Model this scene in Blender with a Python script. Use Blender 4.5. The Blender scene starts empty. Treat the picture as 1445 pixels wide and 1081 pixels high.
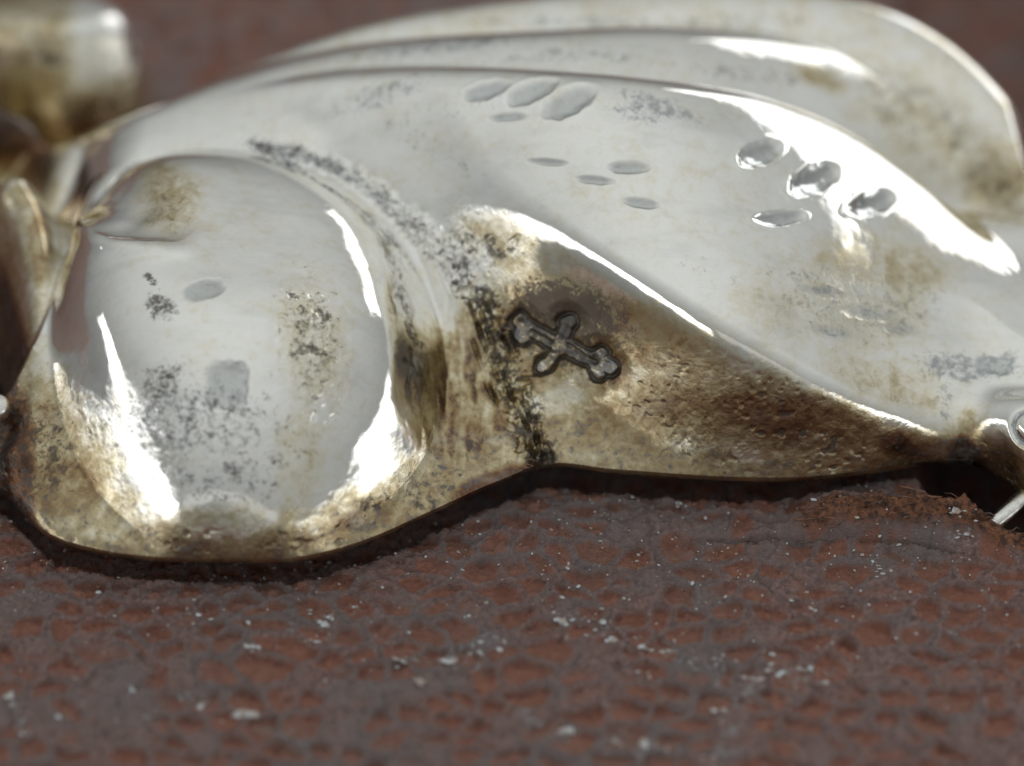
# Macro view of a tarnished silver ornament lying on worn brown leather.
# 1 Blender unit = 1 millimetre.
import bpy, math, random
import numpy as np
from mathutils import Vector, Matrix

scene = bpy.context.scene
scene.unit_settings.system = 'METRIC'
scene.unit_settings.scale_length = 0.001
C = scene.collection
rng = np.random.default_rng(7)
random.seed(7)

# ------------------------------------------------------------------ camera
ELEV = math.radians(42.0)          # camera looks down at 42 degrees
DIST = 90.0                        # mm from the aim point
FRAME_W = 14.45                    # mm across the frame at the aim point
cam_pos = np.array([0.0, -DIST*math.cos(ELEV), DIST*math.sin(ELEV)])
cam_f = np.array([0.0, math.cos(ELEV), -math.sin(ELEV)])
cam_r = np.array([1.0, 0.0, 0.0])
cam_u = np.array([0.0, math.sin(ELEV), math.cos(ELEV)])
cd = bpy.data.cameras.new('camera')
cam = bpy.data.objects.new('camera', cd); C.objects.link(cam)
cam.location = cam_pos
cam.rotation_euler = (math.pi/2 - ELEV, 0, 0)
cd.sensor_width = 36.0
cd.lens = 36.0*DIST/FRAME_W
cd.clip_start = 1.0; cd.clip_end = 5000.0
cd.dof.use_dof = True
cd.dof.focus_distance = DIST - 2.3
cd.dof.aperture_fstop = 0.060
scene.camera = cam

# ------------------------------------------------------------------ light
w = bpy.data.worlds.new('World'); scene.world = w
w.use_nodes = True
bg = w.node_tree.nodes['Background']
# evenly overcast sky: brightest at the zenith, falling to a third at the horizon (CIE overcast)
wn, wl = w.node_tree.nodes, w.node_tree.links
w_tc = wn.new('ShaderNodeTexCoord'); w_sep = wn.new('ShaderNodeSeparateXYZ'); wl.new(w_tc.outputs['Generated'], w_sep.inputs[0])
w_mad = wn.new('ShaderNodeMath'); w_mad.operation = 'MULTIPLY_ADD'; w_mad.use_clamp = True
wl.new(w_sep.outputs['Z'], w_mad.inputs[0]); w_mad.inputs[1].default_value = 0.70; w_mad.inputs[2].default_value = 0.30
w_mul = wn.new('ShaderNodeMath'); w_mul.operation = 'MULTIPLY'; wl.new(w_mad.outputs[0], w_mul.inputs[0]); w_mul.inputs[1].default_value = 0.69
bg.inputs['Color'].default_value = (0.975, 1.0, 0.975, 1)
wl.new(w_mul.outputs[0], bg.inputs['Strength'])

def area(name, az, el, dist, sx, sy, power, col=(1, 1, 1)):
    """A window-like lamp seen from the ornament at azimuth az (0 = behind the ornament, + = right), elevation el."""
    l = bpy.data.lights.new(name, 'AREA'); l.shape = 'RECTANGLE'
    l.size = sx; l.size_y = sy; l.energy = power; l.color = col
    o = bpy.data.objects.new(name, l); C.objects.link(o)
    a, e = math.radians(az), math.radians(el)
    p = Vector((math.sin(a)*math.cos(e), math.cos(a)*math.cos(e), math.sin(e)))
    o.location = p*dist
    o.rotation_euler = p.to_track_quat('Z', 'Y').to_euler()
    return o

area('window_lamp_back_right', 42, 18.5, 300, 230, 122, 1.55e5)
area('window_lamp_right', 119, 12, 300, 430, 36, 0.84e5)
area('window_lamp_left', -112, 13, 300, 470, 40, 1.05e5)
area('added_lamp_front', 182, 15, 300, 250, 34, 0.06e5)  # dim lamp added to carry the highlight along the leaf's ridge

scene.view_settings.view_transform = 'Standard'
scene.view_settings.look = 'None'
scene.view_settings.exposure = 0.0
scene.view_settings.gamma = 1.0
scene.view_settings.use_curve_mapping = False
scene.cycles.use_denoising = True
scene.cycles.max_bounces = 8
scene.cycles.glossy_bounces = 6
scene.cycles.caustics_reflective = True

# ------------------------------------------------------------------ helpers
def W(u, v, z):
    """Point at height z (mm) that the camera sees at photograph pixel (u, v)."""
    s = FRAME_W/1445.0
    d = cam_f*DIST + cam_r*(u-722.5)*s + cam_u*(540.5-v)*s
    t = (z-cam_pos[2])/d[2]
    return cam_pos + d*t

def project(P):
    d = P - cam_pos
    zf = d @ cam_f
    s = FRAME_W/1445.0
    return 722.5 + (d @ cam_r)/zf*DIST/s, 540.5 - (d @ cam_u)/zf*DIST/s, zf

def _hash(ix, iy, iz, seed):
    h = (ix.astype(np.int64)*374761393 + iy.astype(np.int64)*668265263 + iz.astype(np.int64)*2147483647 + seed*1274126177) & 0xFFFFFFFF
    h = ((h ^ (h >> 13))*1274126177) & 0xFFFFFFFF
    h = ((h ^ (h >> 16))*2246822519) & 0xFFFFFFFF
    return ((h ^ (h >> 15)) & 0xFFFFFF)/float(0xFFFFFF)

def vnoise(P, scale, seed=0):
    """value noise 0..1 at points P (N,3), 'scale' cells per mm"""
    Q = P*scale
    I = np.floor(Q).astype(np.int64); f = Q - I
    f = f*f*f*(f*(f*6-15)+10)
    out = 0
    for dx in (0, 1):
        wx = f[:, 0] if dx else 1-f[:, 0]
        for dy in (0, 1):
            wy = f[:, 1] if dy else 1-f[:, 1]
            for dz in (0, 1):
                wz = f[:, 2] if dz else 1-f[:, 2]
                out = out + wx*wy*wz*_hash(I[:, 0]+dx, I[:, 1]+dy, I[:, 2]+dz, seed)
    return out

def fbm(P, scale, octaves=4, seed=0, gain=0.5):
    a, s, tot = 1.0, 0.0, 0.0
    for k in range(octaves):
        s = s + a*vnoise(P + 13.7*k, scale*2**k, seed+k); tot += a; a *= gain
    return s/tot

def smooth(a, b, x):
    t = np.clip((x-a)/(b-a), 0, 1)
    return t*t*(3-2*t)

def smax(a, b, k):
    h = np.clip(0.5+0.5*(a-b)/k, 0, 1)
    return b*(1-h)+a*h + k*h*(1-h)

def smin(a, b, k):
    return -smax(-a, -b, k)

def curve(xs, ys, x):
    """smooth monotone-ish interpolation (Catmull-Rom / PCHIP)"""
    xs = np.array(xs, float); ys = np.array(ys, float)
    h = np.diff(xs); d = np.diff(ys)/h
    m = np.zeros(len(xs)); m[1:-1] = (d[:-1]*h[1:]+d[1:]*h[:-1])/(h[:-1]+h[1:]); m[0] = d[0]; m[-1] = d[-1]
    i = np.clip(np.searchsorted(xs, x)-1, 0, len(xs)-2)
    t = (np.clip(x, xs[0], xs[-1])-xs[i])/h[i]
    return ((2*t**3-3*t**2+1)*ys[i] + (t**3-2*t**2+t)*h[i]*m[i] + (-2*t**3+3*t**2)*ys[i+1] + (t**3-t**2)*h[i]*m[i+1])

# ------------------------------------------------------------------ the ornament: height surfaces of its lobes (plan x, y in mm)
RIM_Z = 0.36
rim_px = [(-190, 640), (-120, 648), (-60, 660), (0, 690), (60, 748), (130, 774), (200, 785), (300, 789), (430, 785), (520, 760), (600, 725), (700, 680), (770, 655), (860, 662),
          (950, 669), (1050, 674), (1130, 674), (1230, 664), (1330, 650), (1380, 654), (1445, 694), (1520, 730), (1640, 750)]
rim_w = np.array([W(u, v, RIM_Z) for u, v in rim_px])
def y_front(x):
    return curve(rim_w[:, 0], rim_w[:, 1], x)

def track(pts, dyc=0.0, dzc=0.0):
    """smooth curves y(x), z(x) in plan through photograph points (u, v, z), shifted"""
    w_ = np.array([W(*p) for p in pts]); w_ = w_[np.argsort(w_[:, 0])]
    xx = np.linspace(-11, 11, 4401)
    ke = np.exp(-0.5*(np.arange(-240, 241)*0.005/0.33)**2); ke /= ke.sum()
    sm = lambda v_: np.convolve(np.pad(v_, 240, mode='edge'), ke, 'valid')
    yy, zz = sm(curve(w_[:, 0], w_[:, 1]+dyc, xx)), sm(curve(w_[:, 0], w_[:, 2]+dzc, xx))
    return (lambda x: np.interp(x, xx, yy)), (lambda x: np.interp(x, xx, zz))

# front ridge of the leaf lobe, from its tip (right) up to the back left
R1 = [(1600, 640, 0.75), (1480, 618, 0.85), (1400, 608, 0.9), (1320, 600, 1.02), (1240, 576, 1.3), (1150, 532, 1.82), (1050, 474, 2.36), (900, 390, 2.75), (740, 300, 2.92), (620, 244, 2.92), (500, 203, 2.92), (400, 180, 2.8), (300, 168, 2.5), (150, 168, 2.1), (-250, 180, 1.5)]
r1y, r1z = track(R1)
# silhouettes of the three lobes behind one another
leaf_y, leaf_z = track([(150, 190, 2.1), (260, 150, 2.35), (340, 124, 2.6), (440, 106, 2.95), (600, 93, 3.4), (800, 101, 3.65), (950, 115, 3.5), (1050, 132, 3.15), (1130, 152, 2.75), (1250, 216, 2.0), (1350, 300, 1.35), (1430, 383, 0.85), (1520, 480, 0.5), (1640, 560, 0.3)], -0.50, 0.23)
mid_y, mid_z = track([(150, 180, 1.9), (250, 135, 2.2), (330, 104, 2.45), (480, 68, 2.8), (640, 50, 3.05), (800, 41, 3.15), (950, 38, 2.95), (1100, 48, 2.5), (1250, 86, 1.9), (1340, 140, 1.45), (1400, 195, 1.1), (1450, 250, 0.8), (1520, 340, 0.3)], -0.75, 0.34)
rear_y, rear_z = track([(120, 205, 1.3), (200, 165, 1.65), (300, 114, 2.05), (400, 74, 2.35), (500, 41, 2.55), (640, 12, 2.7), (800, -8, 2.78), (1000, -18, 2.75), (1130, -14, 2.65), (1230, 2, 2.5), (1330, 50, 2.2), (1400, 110, 1.9), (1450, 170, 1.6), (1510, 250, 1.2)], -0.42, 0.2)

def ridge(pts, width, power=2.0, drop=1.0):
    """height of a raised strip along a polyline of photograph points"""
    w_ = np.array([W(*p) for p in pts])
    t = np.linspace(0, 1, len(w_)); tf = np.linspace(0, 1, 40)
    q = np.stack([curve(t, w_[:, i], tf) for i in range(3)], 1)
    def f(x, y):
        best = np.full(x.shape, 1e9); zz = np.zeros(x.shape)
        for A, B in zip(q[:-1], q[1:]):
            d = B-A; L2 = d[0]**2+d[1]**2+1e-9
            s_ = np.clip(((x-A[0])*d[0]+(y-A[1])*d[1])/L2, 0, 1)
            r = (x-A[0]-s_*d[0])**2+(y-A[1]-s_*d[1])**2
            m = r < best; best = np.where(m, r, best); zz = np.where(m, A[2]+s_*d[2], zz)
        return zz-drop*(np.sqrt(best)/width)**power
    return f

def dome(cx, cy, rx, ry, z0, h, p=2.0):
    def f(x, y):
        r2 = ((x-cx)/rx)**2+((y-cy)/ry)**2
        return z0 + h*(1-r2**(p/2))
    return f

# the boss: a flattened egg in plan, front end towards the camera
BC = (-3.86, -0.8)
def boss_fn(x, y):
    dx, dy_ = x-BC[0], y-BC[1]
    # the outline leans to the back left
    dx = dx+0.09*np.log1p(np.exp(dy_*1.6))/1.6
    rx = 2.84+0.20*np.tanh(dx*1.5)
    ry = 3.48+0.17*np.tanh(dy_*1.2)
    n = 2.12+0.2*np.tanh(dy_*0.8)
    r = ((np.abs(dx)/rx)**n+(np.abs(dy_)/ry)**n)**(1/n)
    H0 = 2.70+0.045*dy_-0.07*dx
    rc = 0.993
    pe = 3.7+1.6*np.tanh(dy_*0.75)
    ex = 0.585-0.085*np.tanh(dy_*0.75)
    f = lambda q: (1-q**pe)**ex
    top = 0.22+H0*f(np.minimum(r, rc))*(1-0.06*np.minimum(r, 1)**2)
    return np.where(r < rc, top, top-(r-rc)*9)

strip_fn = ridge([(22, 255, 2.0), (40, 290, 1.95), (54, 350, 1.8), (62, 420, 1.6), (66, 490, 1.38), (58, 560, 1.18), (36, 620, 1.02)], 0.42, 2.0, 0.55)
joint_fn = ridge([(1290, 590, 0.75), (1350, 585, 0.98), (1410, 575, 1.22), (1470, 578, 1.35), (1560, 600, 1.3)], 0.95, 2.0, 0.62)
# back-left: a collar and two knobs, far out of focus
cc = W(70, 112, 0.7)
collar_fn = lambda x, y: smin(dome(cc[0], cc[1]+0.3, 1.55, 1.0, 0.1, 1.9, 5)(x, y), 1.95-0.10*(x-cc[0])**2-0.3*(y-cc[1]), 0.35)
kc = W(15, 190, 1.0)
knob_fn = dome(kc[0]-0.35, kc[1]+0.1, 1.15, 0.62, 0.1, 1.25, 2.4)
kb = W(-45, 60, 0.8)
knob2_fn = dome(kb[0]-0.1, kb[1], 0.85, 0.9, 0.0, 1.3, 2.6)

NAMES = ['boss', 'stamped_flank', 'leaf_lobe', 'middle_lobe', 'rear_lobe', 'end_joint', 'side_strip', 'base_flange', 'collar', 'knob', 'back_knob', 'valley_floor']

A_X = [-9, -2.2, -1.0, 0.0, 1.2, 2.2, 3.5, 5.0, 6.0, 9]
A_S = [0.8, 0.85, 1.0, 1.7, 2.3, 2.35, 2.5, 2.7, 2.6, 2.4]

def lobes(x, y):
    yf = y_front(x); d = y-yf
    boss = boss_fn(x, y)
    ry1, rz1 = r1y(x), r1z(x)
    D = np.maximum(ry1-yf, 0.3)
    A = curve(A_X, A_S, x)
    B = np.clip((rz1-RIM_Z-A*D)/D**2, -0.55, 6)*smooth(-1.5, 0.8, x)
    dr = ry1-y
    drl = np.where(B < -1e-3, np.minimum(dr, 0.97*A/(2*np.maximum(-B, 1e-3))), dr)
    flank = rz1-A*drl-B*drl*np.abs(drl)-0.05*(dr-drl)
    ly, lz = leaf_y(x), leaf_z(x)
    DL = np.maximum(ly-ry1, 0.25); wc = 1.7
    sl = (lz-rz1)*(DL+wc)/DL**2
    dl = ly-y
    leaf = np.where(dl > 0, lz-sl*dl**2/(np.abs(dl)+wc), lz-0.88*dl**2)
    leafall = smin(flank, leaf, 0.30)
    my, mz = mid_y(x), mid_z(x); dm = my-y
    af = curve([-9, 0, 3, 5, 7, 9], [0.3, 0.12, 0.12, 0.32, 0.8, 1.0], x)
    mid = np.where(dm > 0, mz-af*dm**2-0.5*np.clip(dm-1.1, 0, None)**2, mz-0.6*dm**2)
    ry_, rz_ = rear_y(x), rear_z(x); dq = ry_-y
    rear = np.where(dq > 0, rz_-0.42*dq**2, rz_-1.0*dq**2)
    base = RIM_Z+(0.10-0.07*smooth(-2.9, -1.9, x))*(1-np.exp(-np.clip(d, 0, None)/0.10))+(0.48-0.08*smooth(-2.9, -1.9, x))*np.clip(d, 0, 2.2)
    ylim = curve([-9, -7.4, -6.9, -6.55, -6.2, -5.6, 9], [-1.7, -1.25, -0.75, 0.1, 1.6, 2.4, 2.4], x)
    base = smin(base, (ylim-y)*2.0+0.4, 0.5)
    far = -0.6
    leafall = smin(leafall, 2.4+(x+5.4)*1.2, 0.4)
    mid = smin(mid, 2.2+(x+5.6)*1.2, 0.3); mid = smin(mid, (7.75-x)*2.5, 0.3)
    rear = smin(rear, 1.8+(x+6.2)*1.2, 0.3); rear = smin(rear, (8.0-x)*2.5, 0.3)
    return dict(boss=boss, flank=flank, leaf=leaf, leafall=leafall, mid=np.where(y < 0, far, mid), rear=np.where(y < 0, far, rear),
                joint=joint_fn(x, y), strip=strip_fn(x, y), base=base, collar=collar_fn(x, y), knob=knob_fn(x, y), knob2=knob2_fn(x, y), d=d)

def height(x, y, want_label=False):
    L = lobes(x, y)
    h = smax(L['leafall'], L['base'], 0.4)
    h = smax(h, L['boss'], 0.60)
    h = smax(h, L['strip'], 0.25)
    h = smax(h, L['joint'], 0.2)
    h = smax(h, L['mid'], 0.05)
    h = smax(h, L['rear'], 0.08)
    h = smax(h, smax(smax(L['collar'], L['knob'], 0.25), L['knob2'], 0.5), 0.15)
    yf = y_front(x)
    # the rim stays level along the front edge
    h0 = height.rim(x) if height.rim is not None else RIM_Z
    h = h-(h0-RIM_Z)*np.exp(-np.clip(L['d'], 0, None)/0.22)
    h = np.maximum(h, -0.6)
    h = np.minimum(h, np.minimum((x+8.9)*4, (8.9-x)*4)-0.6)
    if want_label:
        lf = np.where(L['flank'] < L['leaf'], L['leafall'], -9); lt = np.where(L['flank'] < L['leaf'], -9, L['leafall'])
        lab = np.argmax(np.stack([L['boss'], lf, lt, L['mid'], L['rear'], L['joint'], L['strip'], L['base'], L['collar'], L['knob'], L['knob2']]), 0)
        lab = np.where((lab == 7) & (x > -4.0), NAMES.index('valley_floor'), lab)
        return h, lab
    return h
height.rim = None
_rx = np.linspace(-8.6, 8.6, 700); _rh = height(_rx, y_front(_rx)+1e-4)
height.rim = lambda x: np.interp(x, _rx, _rh)

NX, NY = 900, 720
X0, X1, Y1 = -9.0, 9.0, 8.0
xs = np.linspace(X0, X1, NX)
yf = y_front(xs)
FY = 900
tt = np.linspace(0, 1, FY)
XX = np.repeat(xs[:, None], FY, 1); YY = yf[:, None]+(Y1-yf)[:, None]*tt[None, :]
H = height(XX, YY)
dy = np.diff(YY, axis=1); dz = np.diff(H, axis=1)
slope = dz/dy
wgt = np.sqrt(dy**2+dz**2)
wgt = wgt*np.where(slope < -1.0, 0.35, 1.0)*np.where(H[:, 1:] < 0.0, 0.15, 1.0)
S = np.concatenate([np.zeros((NX, 1)), np.cumsum(wgt, 1)], 1)
k = 9                                              # soften the row layout between neighbouring columns
S /= S[:, -1:]
ker = np.hanning(2*k+3)[1:-1]; ker /= ker.sum()
Sp = np.pad(S, ((k, k), (0, 0)), mode='edge')
S = sum(ker[i]*Sp[i:i+NX] for i in range(2*k+1))
S = 0.92*S+0.08*tt[None, :]
Yr = np.empty((NX, NY)); tgt = np.linspace(0, 1, NY)
for i in range(NX):
    Yr[i] = np.interp(tgt, S[i], YY[i])
# smooth the row spacing so the mesh has no kinks
Xr = np.repeat(xs[:, None], NY, 1)
Hr, LAB = height(Xr, Yr, True)
P = np.stack([Xr, Yr, Hr], -1)                      # NX, NY, 3

def grid_normals(P):
    a = np.gradient(P, axis=0); b = np.gradient(P, axis=1)
    n = np.cross(a, b); n /= np.linalg.norm(n, axis=-1, keepdims=True)+1e-12
    return n
N0 = grid_normals(P)

PF = P.reshape(-1, 3)
PU, PV, PD = project(PF)
face_cam = ((cam_pos-PF)*N0.reshape(-1, 3)).sum(1)
def surf(u, v):
    """front-most grid point of the ornament seen at photograph pixel (u, v)"""
    r2 = (PU-u)**2+(PV-v)**2
    r = 9.0
    idx = np.where((r2 < r) & (face_cam > 0))[0]
    while len(idx) == 0 and r < 4000:
        r *= 2; idx = np.where((r2 < r) & (face_cam > 0))[0]
    j = idx[np.argmin(PD[idx]*40+np.sqrt(r2[idx]))]
    return PF[j], N0.reshape(-1, 3)[j]


NF = N0.reshape(-1, 3)
PXS = FRAME_W/1445.0
def frame(u, v, ang=0.0):
    """tangent frame at the surface point seen at (u, v): returns centre, (2,3) inverse map giving local (a, b) in picture-sized units, b upward, and normal"""
    c, n = surf(u, v)
    f = c-cam_pos; f = f/np.linalg.norm(f)
    fn = f @ n
    if abs(fn) < 0.3: fn = -0.3
    ca, sa = math.cos(math.radians(ang)), math.sin(math.radians(ang))
    E = []
    for (du, dv) in ((ca, -sa), (-sa, -ca)):
        w_ = PXS*(cam_r*du-cam_u*dv)
        E.append(w_-f*(w_ @ n)/fn)
    return c, np.linalg.pinv(np.array(E).T), n

def local(u, v, R, ang=0.0, thick=0.6):
    """indices and local (a, b) coordinates of grid points within R pixels of (u, v)"""
    c, M, n = frame(u, v, ang)
    dd = PF-c
    near = np.where((np.abs(dd).max(1) < R*PXS*3.4) & (np.abs(dd @ n) < thick))[0]
    near = near[(NF[near] @ n) > -0.1]
    ab = dd[near] @ M.T
    k_ = (ab**2).sum(1) < R*R
    return near[k_], ab[k_, 0], ab[k_, 1]

DISP = np.zeros(len(PF))
MASK = {k: np.zeros(len(PF)) for k in ('warm', 'dark', 'grey', 'rough', 'matte', 'hollow')}
SUB = np.zeros(len(PF), int)

def blob(kind, u, v, ru, rv, ang=0.0, amp=1.0, soft=1.0):
    i, a_, b_ = local(u, v, max(ru, rv)*1.6, ang, thick=1.2)
    r = np.sqrt((a_/ru)**2+(b_/rv)**2)
    m = amp*np.clip((1.5-r)/(1.0*soft), 0, 1)*smooth(0.0, 0.6, NF[i] @ surf(u, v)[1])
    MASK[kind][i] = np.maximum(MASK[kind][i], m)

def polyline_dist(pts, R=60):
    w_ = np.array([surf(*p)[0] for p in pts])
    lo, hi = w_.min(0)-R*PXS*2, w_.max(0)+R*PXS*2
    i = np.where(((PF > lo) & (PF < hi)).all(1))[0]
    Q = PF[i]; best = np.full(len(i), 9e9); tt_ = np.zeros(len(i))
    for k_, (A_, B_) in enumerate(zip(w_[:-1], w_[1:])):
        d_ = B_-A_; t_ = np.clip(((Q-A_) @ d_)/(d_ @ d_+1e-12), 0, 1)
        r_ = ((Q-A_-t_[:, None]*d_)**2).sum(1)
        m_ = r_ < best; best[m_] = r_[m_]; tt_[m_] = (k_+t_[m_])/(len(w_)-1)
    return i, np.sqrt(best), tt_

# gentle unevenness of hand-worked silver
n_lo = fbm(PF, 0.7, 2, 3)
n_mid = fbm(PF, 3.0, 3, 5)
n_fine = fbm(PF, 11.0, 2, 9)
DISP += 0.055*(n_lo-0.5)+0.0045*(n_mid-0.5)

# ---- punched oval marks on the leaf lobe
sub_id = 2
for (u, v, ru, rv, ang, dep) in [(685, 126, 36, 14, 16, .05), (750, 127, 40, 17, 22, .075), (803, 141, 42, 21, 26, .085), (715, 164, 30, 7, 4, .025),
                                 (1072, 215, 33, 18, 20, .07), (1150, 251, 40, 21, 24, .085), (1232, 285, 36, 18, 16, .08), (1101, 306, 36, 12, 2, .06),
                                 (772, 229, 30, 6, -4, .025), (888, 236, 31, 10, 0, .045), (838, 254, 30, 7, -6, .032), (906, 286, 28, 8, -8, .035),
                                 (1157, 411, 34, 10, -12, .016), (1232, 441, 44, 12, -6, .018), (1272, 462, 30, 14, -8, .02), (1172, 467, 36, 12, -16, .016)]:
    i, a_, b_ = local(u, v, max(ru, rv)*1.5, ang)
    wob = 0.18*(vnoise(PF[i], 9, sub_id)-0.5)
    r = np.clip(np.sqrt((a_/ru)**2+(b_/rv)**2)+wob, 0, None)
    lip = np.exp(-((r-1.12)/0.12)**2)
    bowl = np.where(r < 1, (1-r**2.6)*(0.65-0.40*np.clip(b_/rv, -1, 1)), 0)
    DISP[i] += (-1.4 if dep > .022 else -0.45)*dep*bowl+0.06*dep*lip
    MASK['matte'][i] = np.maximum(MASK['matte'][i], 0.26*np.clip((1.05-r)*4, 0, 1))
    SUB[i[r < 1.0]] = sub_id; sub_id += 1
    MASK['hollow'][i] = np.maximum(MASK['hollow'][i], (0.75 if dep > .022 else 0.4)*np.clip((1.02-r)*2.6, 0, 1)*smooth(1.15, 0.25, b_/rv))  # deep pits: grey of reflections painted in; shallow marks: stain
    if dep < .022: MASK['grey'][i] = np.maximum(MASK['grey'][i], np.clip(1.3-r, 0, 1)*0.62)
    else: MASK['grey'][i] = np.maximum(MASK['grey'][i], 0.30*np.clip((1.1-r)*2.0, 0, 1)*smooth(1.0, 0.1, b_/rv))  # more reflected grey put into the deep pits' colour

# dents in the boss
for (u, v, ru, rv, ang, dep, pw) in [(320, 545, 30, 36, -4, .08, 5.0), (286, 408, 31, 15, 14, .03, 2.5), (1400, 515, 30, 14, -8, .03, 2.5)]:
    i, a_, b_ = local(u, v, 70, ang)
    r = ((np.abs(a_)/ru)**pw+(np.abs(b_)/rv)**pw)**(1/pw)+0.12*(vnoise(PF[i], 12, 77)-0.5); r = np.clip(r, 0, None)
    DISP[i] += -dep*np.where(r < 1, (1-r**4)*(0.7+0.5*np.clip(a_/ru, -1, 1)), 0)
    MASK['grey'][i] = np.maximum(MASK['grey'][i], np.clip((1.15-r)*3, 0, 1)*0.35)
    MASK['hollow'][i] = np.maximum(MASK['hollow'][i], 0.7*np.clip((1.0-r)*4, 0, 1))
i, a_, b_ = local(188, 262, 150, 6, thick=2.0)
r = np.sqrt((a_/88)**2+(np.where(b_ > 0, b_/52, b_/62))**2)+0.16*(vnoise(PF[i], 2.0, 44)-0.5); r = np.clip(r, 0, None)
fade = smooth(0.9, -0.5, a_/88+0.5*b_/52)
DISP[i] += fade*(-0.36*np.where(r < 1, (1-r**1.7)*(0.75+0.3*(vnoise(PF[i], 1.6, 45)-0.5)), 0)+0.05*np.exp(-((r-1.1)/0.14)**2))
MASK['grey'][i] = np.maximum(MASK['grey'][i], 0.25*np.exp(-((r-0.97)/0.10)**2)*(b_ < 0))
MASK['warm'][i] = np.maximum(MASK['warm'][i], 0.40*smooth(1.3, 0.5, r)*smooth(-30, 50, a_))
MASK['dark'][i] = np.maximum(MASK['dark'][i], 0.42*smooth(1.3, 0.4, r)*smooth(-20, 40, a_))
# round ring at the right-hand end
i, a_, b_ = local(1452, 603, 60)
r = np.sqrt(a_**2+b_**2)
DISP[i] += -0.05*np.exp(-((r-24)/3.5)**2)+0.03*np.where(r < 21, 1-(r/21)**2, 0)
MASK['grey'][i] = np.maximum(MASK['grey'][i], np.exp(-((r-24)/5)**2))

# ---- the maker's mark struck into the flank: raised strokes inside a trench
i, a_, b_ = local(795, 490, 105)
ux, vx = 795+a_, 490-b_
def seg(x0, y0, x1, y1, r0, r1=None):
    r1 = r0 if r1 is None else r1
    d_ = np.array([x1-x0, y1-y0], float); L2 = d_ @ d_+1e-9
    t_ = np.clip(((ux-x0)*d_[0]+(vx-y0)*d_[1])/L2, 0, 1)
    return np.hypot(ux-x0-t_*d_[0], vx-y0-t_*d_[1])-(r0+(r1-r0)*t_)
wobble = 2.6*(vnoise(PF[i], 11, 31)-0.5)+1.0*(vnoise(PF[i], 32, 32)-0.5)
strokes = [seg(735, 460, 772, 481, 8, 7), seg(728, 457, 733, 451, 5.5), seg(731, 471, 738, 479, 6), seg(772, 481, 836, 511, 8, 8), seg(787, 489, 797, 461, 6.5, 7.5), seg(796, 459, 800, 457, 8.5), seg(787, 489, 772, 513, 5.5, 6.5),
           seg(770, 514, 765, 517, 7.5), seg(838, 504, 846, 500, 6.5), seg(846, 514, 857, 520, 8.5), seg(836, 519, 842, 529, 6.5), seg(784, 486, 790, 492, 10)]
fig = np.minimum.reduce(strokes)+wobble
gro = np.minimum(seg(750, 470, 774, 484, 0.6), seg(799, 489, 836, 513, 0.6))+wobble*0.5
trench = np.exp(-((fig-3.8)/2.9)**2)
DISP[i] += -0.05*vnoise(PF[i], 9, 33)*smooth(4, -4, fig)-0.08*trench-0.05*np.exp(-(gro/2.6)**2)*(fig < 2)-0.03*smooth(26, 6, fig)
MASK['dark'][i] = np.maximum(MASK['dark'][i], np.maximum(1.3*trench, 0.9*np.exp(-(gro/2.2)**2)*(fig < 0)))
MASK['rough'][i] = np.maximum(MASK['rough'][i], 0.2*smooth(24, 4, fig))
MASK['dark'][i] = np.maximum(MASK['dark'][i], 0.52*smooth(34, 6, fig)*smooth(-3, 4, fig))
MASK['warm'][i] = np.maximum(MASK['warm'][i], 0.55*smooth(60, 2, fig))
MASK['grey'][i] = np.maximum(MASK['grey'][i], 0.7*smooth(12, 0, fig))
SUB[i[fig < 9]] = 1

# ---- dirty valley between boss and flank: crystalline crust and cracks
band_i, band_d, band_t = polyline_dist([(360, 206), (430, 222), (490, 248), (545, 285), (600, 330), (645, 375), (680, 425), (705, 480), (725, 540), (742, 600), (758, 645)], 120)
bw = (0.13+0.20*band_t)
bm = smooth(1.25, 0.35, band_d/bw+0.9*(fbm(PF[band_i], 4.0, 3, 40)-0.5))
grain = np.abs(vnoise(PF[band_i], 9.0, 51)-0.5)*2
grain2 = np.abs(vnoise(PF[band_i]*np.array([1.4, 0.8, 1.0]), 16.0, 52)-0.5)*2
DISP[band_i] += bm*(0.10*(0.45-grain)+0.055*(0.5-grain2))
MASK['rough'][band_i] = np.maximum(MASK['rough'][band_i], bm*0.55)
MASK['dark'][band_i] = np.maximum(MASK['dark'][band_i], bm*(0.16+0.95*smooth(0.40, 0.05, grain)*(0.6+0.4*smooth(0.3, 0.7, band_t))))
MASK['grey'][band_i] = np.maximum(MASK['grey'][band_i], bm*0.75*(1-band_t))
# cracks fanning down to the notch in the rim
for kk, off in enumerate((-52, -30, -14, 4, 20)):
    pts = [(648+off*0.5, 365), (684+off*0.7, 430), (712+off*0.8, 490), (734+off*0.7, 560), (752+off*0.4, 610), (764+off*0.15, 648)]
    pts = [(u+random.uniform(-4, 4), v) for u, v in pts]
    i, d_, t_ = polyline_dist(pts, 30)
    wv = d_+0.05*(vnoise(PF[i], 5.0, 60+kk)-0.5)
    on = smooth(0.30, 0.55, vnoise(PF[i], 2.6, 80+kk))
    g_ = np.exp(-(wv/0.022)**2)*on
    DISP[i] += -0.07*g_+0.03*np.exp(-((wv-0.05)/0.03)**2)*on
    MASK['dark'][i] = np.maximum(MASK['dark'][i], 0.8*g_)
# notch in the rim
r = np.linalg.norm((PF-surf(771, 648)[0])*np.array([1.0, 0.8, 0.9]), axis=1)
MASK['dark'] = np.maximum(MASK['dark'], smooth(0.26, 0.06, r))
DISP += -0.10*smooth(0.17, 0.03, r)
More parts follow.
